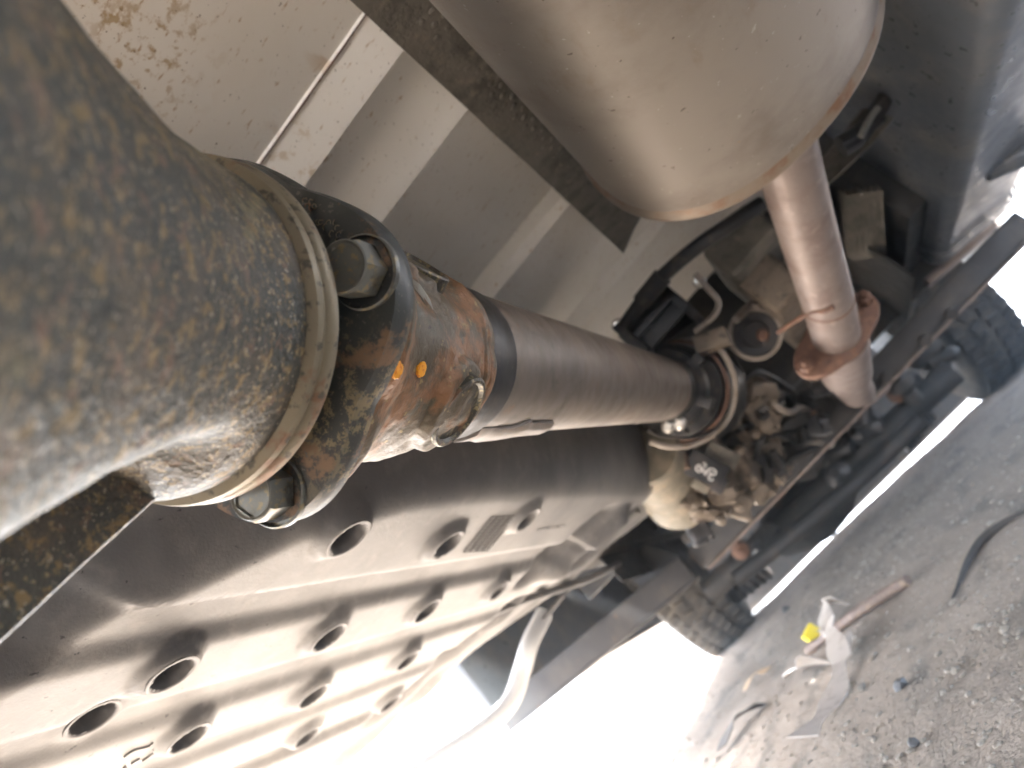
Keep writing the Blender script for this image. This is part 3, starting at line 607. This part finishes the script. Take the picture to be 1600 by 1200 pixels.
# cast housing lumps
def lump(u, v, z, h, mt, name='casting_boss', bevel=.006, yaw=0, seed=0, label=None):
    bmh = MB(); rows = []; so_ = Vector((u * .37, v * .21, z * 3)); pw = lambda q: math.copysign(abs(q) ** .45, q)
    for i in range(15):
        th_ = math.pi * (i + .02) / 14.04; row = []
        for j in range(24):
            ph = 2 * math.pi * j / 24; d_ = Vector((math.sin(th_) * math.cos(ph), math.sin(th_) * math.sin(ph), math.cos(th_)))
            k = 1 + .32 * noise.noise(d_ * 1.6 + so_) + .22 * noise.noise(d_ * 4 + so_)
            row.append((h[0] * pw(math.sin(th_)) * pw(math.cos(ph)) * k, h[1] * pw(math.sin(th_)) * pw(math.sin(ph)) * k, h[2] * pw(math.cos(th_)) * k))
        rows.append(row)
    bmh.loft(rows); me = bmh.mesh(name, mt, smooth=50)
    rr_ = Matrix.Rotation(rad(yaw), 4, 'Y') @ Matrix.Rotation(rad(yaw * .6), 4, 'Z'); p = D(u, v, z)
    me.transform(Matrix.Translation(p) @ rr_); return link(name, me, gear, label)
core = MB(); cpts = []
CC = D(1140, 700, 1.30)
rows = []
for i in range(28):
    th_ = math.pi * i / 27; row = []
    for j in range(48):
        ph = 2 * math.pi * j / 48; v_ = Vector((math.sin(th_) * math.cos(ph), math.sin(th_) * math.sin(ph), math.cos(th_)))
        k = 1 + .25 * noise.noise(v_ * 2.2) + .16 * noise.noise(v_ * 5) + .10 * noise.noise(v_ * 11)
        row.append((CC[0] + v_.x * .075 * k, CC[1] + v_.y * .11 * k, CC[2] + v_.z * .10 * k))
    rows.append(row)
core.loft(rows); part(core, 'gear_casting', m_cast, 'knobbly dirty cast aluminium casing', parent=gear, smooth=50)
for k, (u, v, z, h, yaw) in enumerate([(1165, 735, 1.19, (.014, .03, .032), 20), (1190, 655, 1.22, (.018, .03, .030), 10), (1125, 775, 1.16, (.026, .03, .016), 35), (1150, 790, 1.17, (.022, .02, .018), 60), (1085, 785, 1.14, (.015, .03, .022), 15), (1105, 805, 1.15, (.022, .02, .010), 40), (1178, 760, 1.2, (.02, .02, .018), 30), (1100, 760, 1.15, (.02, .03, .012), 35), (1150, 750, 1.2, (.03, .03, .02), 10), (1205, 690, 1.25, (.012, .02, .03), 30), (1125, 660, 1.2, (.03, .02, .02), 20), (1180, 610, 1.28, (.03, .03, .02), 50)]):
    lump(u, v, z, h, m_cast, yaw=yaw)
for (u, v, z) in [(1181, 679, 1.16), (1157, 794, 1.13), (1116, 690, 1.12), (1176, 748, 1.15), (1215, 652, 1.2), (1208, 632, 1.2), (1158, 704, 1.15), (1090, 800, 1.11), (1128, 815, 1.12), (1072, 790, 1.11)]:
    p = D(u, v, z); bb = MB().lathe(p, nrm(np.array([.2, -1, -.5])), [(-.012, .0075), (.0, .0075), (.001, .006), (.005, .0055), (.0055, .002)], 6); part(bb, 'casing_bolt', m_cast, parent=gear)
rc = random.Random(11)
for k in range(34):
    u = rc.uniform(1085, 1290); v = rc.uniform(590, 830) - (u - 1085) * .35 + 20; zz = rc.uniform(1.18, 1.36); v = min(v, 790 - (u - 1140) * .876)
    lump(u, v, zz, (rc.uniform(.008, .022), rc.uniform(.01, .03), rc.uniform(.008, .022)), rc.choice([m_dark, m_dark, m_cast, m_blackpl]), name='casting_lug', yaw=rc.uniform(0, 80))
for k in range(7):
    u = rc.uniform(1120, 1230); v = rc.uniform(560, 720); pts = [D(u, v, 1.2)]
    for q in range(3): u += rc.uniform(10, 45); v += rc.uniform(-40, 25); pts.append(D(u, v, 1.2 + .05 * q + rc.uniform(-.02, .02)))
    hq = MB().tube(spline(pts, 5), rc.uniform(.003, .006), 8); part(hq, 'breather_hose', rc.choice([m_black, m_dark, m_hose]), parent=gear)
# cream ribbed barrel
ba = D(1005, 705, 1.05); bb_ = D(1060, 775, 1.22); bd = nrm(bb_ - ba)
pr = []; LL = np.linalg.norm(bb_ - ba)
for k in range(33):
    t_ = k / 32; pr.append((t_ * LL, .046 + .0035 * math.sin(t_ * 45) + .006 * sstep(.5, 1, t_)))
cr = MB().lathe(ba, bd, pr, 48); part(cr, 'ribbed_barrel', m_cream, 'cream ribbed casting beside the gearbox', parent=gear, smooth=50)
ob = MB().box(D(1066, 722, 1.08), (.010, .02, .012), np.array([nrm((1, 0, -.6)), Y3, nrm((.6, 0, 1))])); part(ob, 'ochre_block', m_rod, parent=gear, bevel=.003)
# black connector block with white handwriting
cz = 1.07; c0 = D(1103, 735, cz); nrmv = nrm(np.array([.12, -1, -.42])); ux = nrm(D(1130, 748, cz) - D(1080, 722, cz)); ux = nrm(ux - nrmv * ux.dot(nrmv)); uy = np.cross(nrmv, ux)
cn = MB().box(c0 - nrmv * .016, (.029, .019, .016), np.array([ux, uy, nrmv])); cn.box(D(1122, 757, cz) - nrmv * .014, (.012, .012, .013), np.array([ux, uy, nrmv]))
con = part(cn, 'connector_block', m_blackpl, 'black block with white handwritten marks', parent=gear, bevel=.003)
def onC(u, v):
    r_ = ray(u, v); t_ = ((c0 - CAM).dot(nrmv)) / r_.dot(nrmv); return CAM + r_ * t_ + nrmv * .0004
wr = MB()
sx = lambda a: 1040 + a * .075; sy = lambda a: 690 + a * .075
for stroke in [[(740, 520), (690, 490), (640, 530), (640, 590), (690, 630), (740, 600), (735, 550), (690, 550)], [(770, 470), (810, 445), (845, 480), (800, 530), (770, 560), (770, 620), (800, 640), (830, 600), (840, 680), (800, 690)], [(860, 560), (900, 600), (860, 650)], [(900, 560), (980, 570), (1040, 610), (1030, 680), (960, 690), (900, 730), (900, 780), (960, 810), (985, 770)], [(960, 620), (920, 690)]]:
    wr.tube(spline([onC(sx(a), sy(b_)) for a, b_ in stroke], 4), .0011, 5)
part(wr, 'handwriting', m_white, 'white paint pen scrawl', parent=con)
gb2 = MB().box(D(1125, 708, 1.10), (.024, .02, .011), np.array([ux, nrmv, uy])); part(gb2, 'grey_clip', m_shield, parent=gear, bevel=.002)
wb = MB().box(D(1094, 759, 1.05), (.012, .006, .006), np.array([ux, nrmv, uy])); part(wb, 'pale_tab', m_cream, parent=gear, bevel=.0015)
# round breather / mount with a pale ring
rm = D(1180, 522, 1.12); rn = nrm(np.array([.1, -1, -.35]))
md_ = MB().lathe(rm, rn, [(-.05, .034), (.0, .034), (.004, .031), (.002, .020), (.006, .018), (.006, .001)], 36); mnt = part(md_, 'round_mount', m_blackpl, 'round black rubber mount with a red centre', smooth=35)
r2 = MB().tube([rm + .036 * (math.cos(q) * nrm(np.cross(rn, Z3)) + math.sin(q) * np.cross(rn, nrm(np.cross(rn, Z3)))) for q in np.linspace(0, 2 * math.pi, 40)], .004, 8); part(r2, 'mount_ring', m_hose, parent=mnt)
r3 = MB().lathe(D(1192, 523, 1.10), rn, [(-.002, .009), (.003, .008), (.004, .001)], 14); part(r3, 'mount_centre', m_rust, parent=mnt)

# --- cross beam
yB = 1.45
def PB(u, v, dy=0): return DY(u, v, yB + dy)
q0 = PB(1095, 882); q1 = PB(1610, 352)
cbm = MB(); bx = (q1 - q0); bd_ = nrm(bx); zax = nrm(np.cross(bd_, Y3)); zax = zax if zax[2] > 0 else -zax
cbm.box((q0 + q1) / 2 + zax * .010, (np.linalg.norm(bx) / 2 + .0, .023, .022), np.array([bd_, np.cross(zax, bd_), zax]))
beam = part(cbm, 'cross_beam', m_beam, 'long dusty steel cross beam under the gearbox', bevel=.006)
lipb = MB().box((q0 + q1) / 2 + zax * -.0125 + np.cross(zax, bd_) * .023 * (1 if np.cross(zax, bd_)[1] > 0 else -1), (np.linalg.norm(bx) / 2, .004, .003), np.array([bd_, np.cross(zax, bd_), zax])); part(lipb, 'beam_lip', m_pipe, 'paler flange lip along the beam', parent=beam, bevel=.001)
q2 = PB(1085, 893, -.004); q3 = PB(800, 1125, -.06)
bl = MB(); bx = q3 - q2; bd_ = nrm(bx); zax2 = nrm(np.cross(bd_, Y3)); zax2 = zax2 if zax2[2] > 0 else -zax2
bl.box((q2 + q3) / 2 + zax2 * .01, (np.linalg.norm(bx) / 2, .046, .024), np.array([bd_, np.cross(zax2, bd_), zax2])); bl.box((q2 + q3) / 2 - zax2 * .014 + np.cross(zax2, bd_) * .042, (np.linalg.norm(bx) / 2, .006, .004), np.array([bd_, np.cross(zax2, bd_), zax2]))
beam2 = part(bl, 'beam_end', m_beam, 'sunlit wider end of the cross beam with bolts', bevel=.005)
for u, v in ((1030, 937), (1068, 900), (975, 985), (940, 1003), (905, 1010)):
    p = PB(u, v, -.03); bb = MB().lathe(p - zax2 * .002, -zax2 * .9 - Y3 * .3, [(-.006, .014), (.002, .013), (.003, .009), (.010, .0085), (.011, .004)], 12); part(bb, 'beam_bolt', m_rust if u < 960 else m_beam, parent=beam2)
for u, v in ((1385, 590), (1446, 532), (1487, 490), (1270, 700)):
    p = PB(u, v, -.032); bb = MB().lathe(p, -Y3 - Z3 * .5, [(-.004, .010), (.004, .009), (.005, .002)], 12); part(bb, 'beam_bolt', m_beam, parent=beam)
pl = MB().prism([PB(1005, 850, .05), PB(1060, 868, .05), PB(1088, 895, .05), PB(1040, 945, .05), PB(985, 905, .05)], (0, .006, 0)); part(pl, 'gusset_plate', m_beam, parent=beam2)

# --- front suspension: lower arm tubes, steering rod, hubs
yA = 2.2
def PA(u, v, y=yA): return DY(u, v, y)
ax1 = MB().tube([PA(1105, 925), PA(1200, 842), PA(1330, 722), PA(1490, 580)], .034, 20); axl = part(ax1, 'front_axle', m_dark, 'dark front axle beam behind the cross beam')
ax2 = MB().tube(spline([PA(1150, 905, 2.0), PA(1220, 850, 2.0), PA(1330, 760, 2.0), PA(1440, 655, 2.0)], 5), .020, 12); part(ax2, 'steering_rod', m_dark, parent=axl)
for u, v, z in ((1157, 862, 1.95), (1402, 617, 1.95), (1298, 630, 1.8)):
    bb = MB().lathe(D(u, v, z), (-.1, -1, -.3), [(-.02, .022), (.0, .022), (.004, .012), (.012, .011), (.013, .004)], 14); part(bb, 'rusty_nut', m_rust, parent=axl)
fd = MB(); CC = PA(1262, 792, 2.35); rows = []
for i in range(18):
    th_ = math.pi * i / 17; rows.append([tuple(CC + np.array([math.sin(th_) * math.cos(q) * .17, math.sin(th_) * math.sin(q) * .13, math.cos(th_) * .095]) * (1 + .12 * noise.noise((math.cos(q) * 2, math.sin(q) * 2, th_ * 2)))) for q in np.linspace(0, 6.283, 30, endpoint=False)])
fd.loft(rows); part(fd, 'front_differential', m_dark, 'dark rounded casing low between the front wheels', parent=axl, smooth=60)
for (u0, v0, u1, v1, n_) in ((1190, 880, 1130, 940, 7), (1400, 690, 1450, 640, 7)):
    a_ = PA(u0, v0, 2.45); b_ = PA(u1, v1, 2.45); dd = nrm(b_ - a_); LL = np.linalg.norm(b_ - a_)
    bt = MB().lathe(a_, dd, [(LL * k / (2 * n_), (.055 - .02 * k / (2 * n_)) * (1 if k % 2 else .82)) for k in range(2 * n_ + 1)], 24); part(bt, 'rubber_boot', m_blackpl, parent=axl, smooth=60)
rc = random.Random(5)
for k in range(26):
    u = rc.uniform(1140, 1480); v = 1000 - (u - 1040) * .93 + rc.uniform(-75, 5); yy = rc.uniform(2.0, 2.5); p = PA(u, v, yy)
    cm = MB().lathe(p, (rc.uniform(-1, 1), rc.uniform(-1, 1), rc.uniform(-.5, .5)), [(-.05, .012), (-.03, rc.uniform(.02, .035)), (.0, rc.uniform(.015, .04)), (.03, rc.uniform(.015, .03)), (.045, .01)], rc.choice([6, 10, 16])); part(cm, 'suspension_joint', rc.choice([m_dark, m_dark, m_blackpl]), parent=axl)
# --- wheels
def tyre_z(x, y): return gz(x, y)
TR, TW = .31, .19
tyre_prof = [(-TW / 2 + .012, .19), (-TW / 2, .215), (-TW / 2 - .006, .25), (-TW / 2 + .004, .285), (-TW / 2 + .018, .299), (-.04, .304), (.04, .304), (TW / 2 - .018, .299), (TW / 2 - .004, .285), (TW / 2 + .006, .25), (TW / 2, .215), (TW / 2 - .012, .19)]
ty_me = MB().lathe((0, 0, 0), X3, tyre_prof, 72, caps=False).mesh('tyre', m_tyre, smooth=40)
rim = MB().lathe((0, 0, 0), X3, [(-.085, .193), (-.08, .182), (-.02, .165), (.0, .16), (.01, .10), (.02, .05), (.021, .001)], 48, caps=False); rim_me = rim.mesh('rim', m_dark)
hub = MB().lathe((0, 0, 0), X3, [(-.10, .001), (-.10, .05), (-.04, .055), (-.035, .13), (-.02, .135), (.0, .13)], 40, caps=False); hub_me = hub.mesh('hub', m_dark)
blk = MB().box((0, 0, 0), (.016, .014, .0045)); blk_me = blk.mesh('tread_block', m_tyre, bevel=.002, segs=1)
wheels = []
for sgn, x, y, steer in ((-1, -.63, 2.55, 8), (1, .485, 2.62, 6), (-1, -.70, -.06, 0), (1, .56, -.06, 0)):
    zc_ = gz(x, y) + TR - .004
    Wm = Matrix.Translation((x, y, zc_)) @ Matrix.Rotation(rad(steer), 4, 'Z') @ (Matrix.Rotation(math.pi, 4, 'Z') if sgn < 0 else Matrix.Identity(4))
    front = y > 1
    wh = link('front_wheel' if front else 'rear_wheel', ty_me, truck, ('sunlit front wheel by the wider beam end' if sgn < 0 else 'shaded front wheel with blocky tread') if front else None, mtx=Wm)
    link('rim', rim_me, wh, mtx=Wm); link('hub', hub_me, wh, mtx=Wm)
    rest = MB()
    for k in range(46):
        a_ = 2 * math.pi * k / 46
        for q, xx in enumerate((-.068, -.023, .023, .068)):
            aa = a_ + (.5 if q % 2 else 0) * 2 * math.pi / 46
            L = Matrix.Rotation(aa, 4, 'X') @ Matrix.Translation((xx, 0, .3055 if abs(xx) < .05 else .302)) @ Matrix.Rotation(rad(14 if q % 2 else -14), 4, 'Z')
            wp = Wm @ L; pw = wp.translation
            if front and pw.y < y - .05 and pw.z < zc_ + .12: link('tread_block', blk_me, wh, mtx=wp)
            else: rest.add([wp @ v.co for v in blk_me.vertices], [tuple(p.vertices) for p in blk_me.polygons])
    rest.build('tread', m_tyre, wh, smooth=30, kind='stuff')

# --- outer body: sills, nose, load box and cab (shade the ground)
sl_ = MB(); sl_.box((-.79, 2.3, .58), (.025, .95, .222)); part(sl_, 'side_sill', m_frame, bevel=.01); sl_ = MB(); sl_.box((.71, 1.0, .56), (.025, 2.2, .12)); part(sl_, 'side_sill', m_body, bevel=.01)
nb = MB(); nb.box((-.04, 3.28, .40), (.70, .05, .20)); part(nb, 'front_bumper', m_blackpl, 'dark lower edge of the front bumper', bevel=.03, segs=3)
cabm = MB(); prof_ = [(1.5, .80), (3.30, .80), (3.36, 1.15), (3.05, 1.75), (2.7, 1.95), (1.5, 1.95)]
cabm.prism([(-.81, y, z) for y, z in prof_], (1.56, 0, 0)); cabo = part(cabm, 'cab', m_body, bevel=.04, segs=3)
wsn = MB().prism([(-.70, 3.365, 1.20), (.60, 3.365, 1.20), (.58, 3.10, 1.70), (-.68, 3.10, 1.70)], (0, .01, .004)); part(wsn, 'windscreen', m_glass, parent=cabo)
lb = MB().box((-.03, .2, 1.11), (.80, 1.18, .28)); part(lb, 'load_box', m_body, bevel=.03, segs=2)

# ------------------------------------------------------------------ litter on the ground
g0 = gnd(1268, 1022); g1 = gnd(1425, 912)
up = np.array([0, 0, .006]); rod = MB(); rp = spline([g0 + up, g0 * .6 + g1 * .4 + up * 1.6, g0 * .25 + g1 * .75 + up * 1.4, g1 + up], 6)
rod.tube(rp, [.0075 + .003 * noise.noise((i * .7, 0, 0)) for i in range(len(rp))], 10)
tag(rod.build('rusty_rod', m_rod, None, smooth=60), 'brown rusted rod lying among torn pale plastic strips', 'rod')
def ribbon(name, pts, w_, mt, label, cat, group=None, lift=.010, twist=0):
    pts = spline(pts, 5); mb = MB(); rows = []
    for i, p in enumerate(pts):
        d_ = nrm(pts[min(i + 1, len(pts) - 1)] - pts[max(i - 1, 0)]); sd_ = nrm(np.cross(d_, Z3)); a_ = twist * i / len(pts)
        sd_ = sd_ * math.cos(a_) + Z3 * math.sin(a_); wv = 1.7 * w_ * (.8 + .3 * math.sin(i * .9))
        rows.append([p + sd_ * wv * k + Z3 * (lift + .003 * math.sin(i * .5)) for k in (-1, -.3, .3, 1)])
    mb.grid(rows); o = mb.build(name, mt, None, smooth=60, solid=.0012); return tag(o, label, cat, group)
G = lambda u, v, h=0: gnd(u, v) + np.array([0, 0, h])
ribbon('plastic_strip', [G(1330, 1010, .004), G(1325, 1055), G(1305, 1110), G(1270, 1168)], .010, m_strip, 'long flat pale strip stretching away from the rusted rod', 'strip', twist=.5)
ribbon('plastic_strip', [G(1250, 1055), G(1275, 1062, .01), G(1300, 1052, .016)], .012, m_strip, 'short folded pale strip under the end of the rusted rod', 'strip', twist=1.0)
ribbon('plastic_strip', [G(1330, 1045), G(1330, 1020, .02), G(1322, 1005, .022), G(1310, 1015, .012)], .009, m_strip, 'curled pale strip looped beside the rusted rod', 'strip', twist=.6)
ribbon('plastic_strip', [G(1300, 985, .0), G(1310, 965, .018), G(1328, 952, .012)], .010, m_strip, 'small whitish scrap standing behind the rusted rod', 'strip', twist=1.2)
yb = MB().box(G(1281, 1003, .016), (.013, .007, .010), np.array([nrm((1, .5, .3)), nrm((-.5, 1, 0)), nrm((-.3, 0, 1))])); tag(yb.build('plastic_scrap', m_yellow, None, bevel=.0015), 'bright yellow plastic scrap on the rusted rod', 'scrap')
cdp = spline([G(1610, 798), G(1575, 818, .002), G(1540, 848, .004), G(1515, 885, .003), G(1490, 935)], 6)
tag(MB().tube(cdp, [.002 + .0028 * math.sin(math.pi * min(1, i / len(cdp) * 1.1)) for i in range(len(cdp))], 8).build('dark_strap', m_cord, None, smooth=60), 'dark torn strap curving over bare dirt', 'strap')
ribbon('wood_splinter', [G(1170, 1085), G(1190, 1062, .003), G(1205, 1050)], .006, m_splint, 'pale orange splinter of wood on the sunlit dirt', 'splinter')
ribbon('dark_strip', [G(1135, 1178), G(1165, 1135, .006), G(1195, 1105)], .012, m_cord, 'dark flat strip lying near the pale wood splinter', 'strip', twist=.4)
for (u, v, r_, mt, lab) in [(1410, 1075, .007, m_dstone, 'dark stone lying alone on grit beyond the plastic strips'), (1432, 1165, .0055, m_dstone, 'smaller dark stone among coarse grit'), (1350, 1078, .006, m_stone, 'pale stone beside the long plastic strip'), (1245, 890, .012, m_stone, 'pale stone near the shaded edge of the dirt'), (1230, 955, .012, m_dstone, 'dark lump on the dirt between wheel and rusted rod')]:
    s_ = MB(); stone(s_, G(u, v, r_ * .45), r_, .75); tag(s_.build('stone', mt, None, smooth=30), lab, 'stone')

# ------------------------------------------------------------------ parked car beyond, mostly burnt out by the sun
car = thing('parked_car', 'white car parked in sunlight beyond the front wheel', 'car', (-3.2, 7.6, gz(-3.2, 7.6)))
def cpart(mb, name, mt, parent=None, **k): return mb.build(name, mt, parent or car, **k)
cz0 = gz(-3.2, 7.6)
body = MB(); secs = []
for x, zt_, hw in ((-2.1, .55, .62), (-1.95, .75, .74), (-1.2, .88, .80), (-.7, .95, .82), (-.2, 1.42, .66), (.9, 1.42, .66), (1.5, .98, .80), (1.95, .9, .76), (2.1, .6, .62)):
    secs.append([(-3.2 + x, 7.6 + sy_ * hw * kk, cz0 + zz) for sy_, kk, zz in ((-1, .95, .24), (-1, 1, .5), (-1, .97, zt_ * .75), (-1, .8, zt_), (1, .8, zt_), (1, .97, zt_ * .75), (1, 1, .5), (1, .95, .24))])
body.loft(secs); cb_ = cpart(body, 'body', m_car, bevel=.02)
for dx in (-1.3, 1.3):
    for dy in (-.72, .72):
        wmx = Matrix.Translation((-3.2 + dx, 7.6 + dy, cz0 + .30)) @ Matrix.Rotation(math.pi / 2, 4, 'Z')
        wq = link('wheel', ty_me, car, mtx=wmx); link('rim', rim_me, wq, mtx=wmx)
gl = MB().prism([(-3.75, 6.93, cz0 + .98), (-2.1, 6.93, cz0 + .98), (-2.4, 7.0, cz0 + 1.36), (-3.4, 7.0, cz0 + 1.36)], (0, -.03, .0)); cpart(gl, 'side_window', m_glass)
for q in range(2):
    tr = MB().box((-3.2, 7.6 - (.83 - .04 * q), cz0 + .30 + .22 * q), (1.7, .012, .03)); cpart(tr, 'trim_strip', m_blackpl, bevel=.004)
for dx in (-1.0, .05, 1.0):
    tr = MB().box((-3.2 + dx, 7.6 - .822, cz0 + .58), (.004, .006, .22)); cpart(tr, 'door_gap', m_blackpl)
for dx in (-1.3, 1.3):
    ar = MB().tube([(-3.2 + dx + .36 * math.cos(q), 7.6 - .80, cz0 + .30 + .36 * math.sin(q)) for q in np.linspace(0, math.pi, 16)], .03, 8); cpart(ar, 'wheel_arch', m_blackpl)
print('meshes', len(bpy.data.meshes), 'objects', len(bpy.data.objects), 'tris', sum(len(me.polygons) for me in bpy.data.meshes))

# ------------------------------------------------------------------ thin scattering volume added to stand in for lens glare
hzm = bpy.data.materials.new('glare_volume'); hzm.use_nodes = True; ht = hzm.node_tree; ht.nodes.clear()
ho = ht.nodes.new('ShaderNodeOutputMaterial'); pv = ht.nodes.new('ShaderNodeVolumePrincipled'); pv.inputs['Density'].default_value = 0.075; pv.inputs['Color'].default_value = (.86, .93, 1, 1); pv.inputs['Anisotropy'].default_value = .4
ht.links.new(pv.outputs[0], ho.inputs['Volume'])
hb = MB().box((0, 0, .6), (1500, 1500, 1.9)); ho_ = hb.build('glare_haze', hzm, None, kind='stuff')
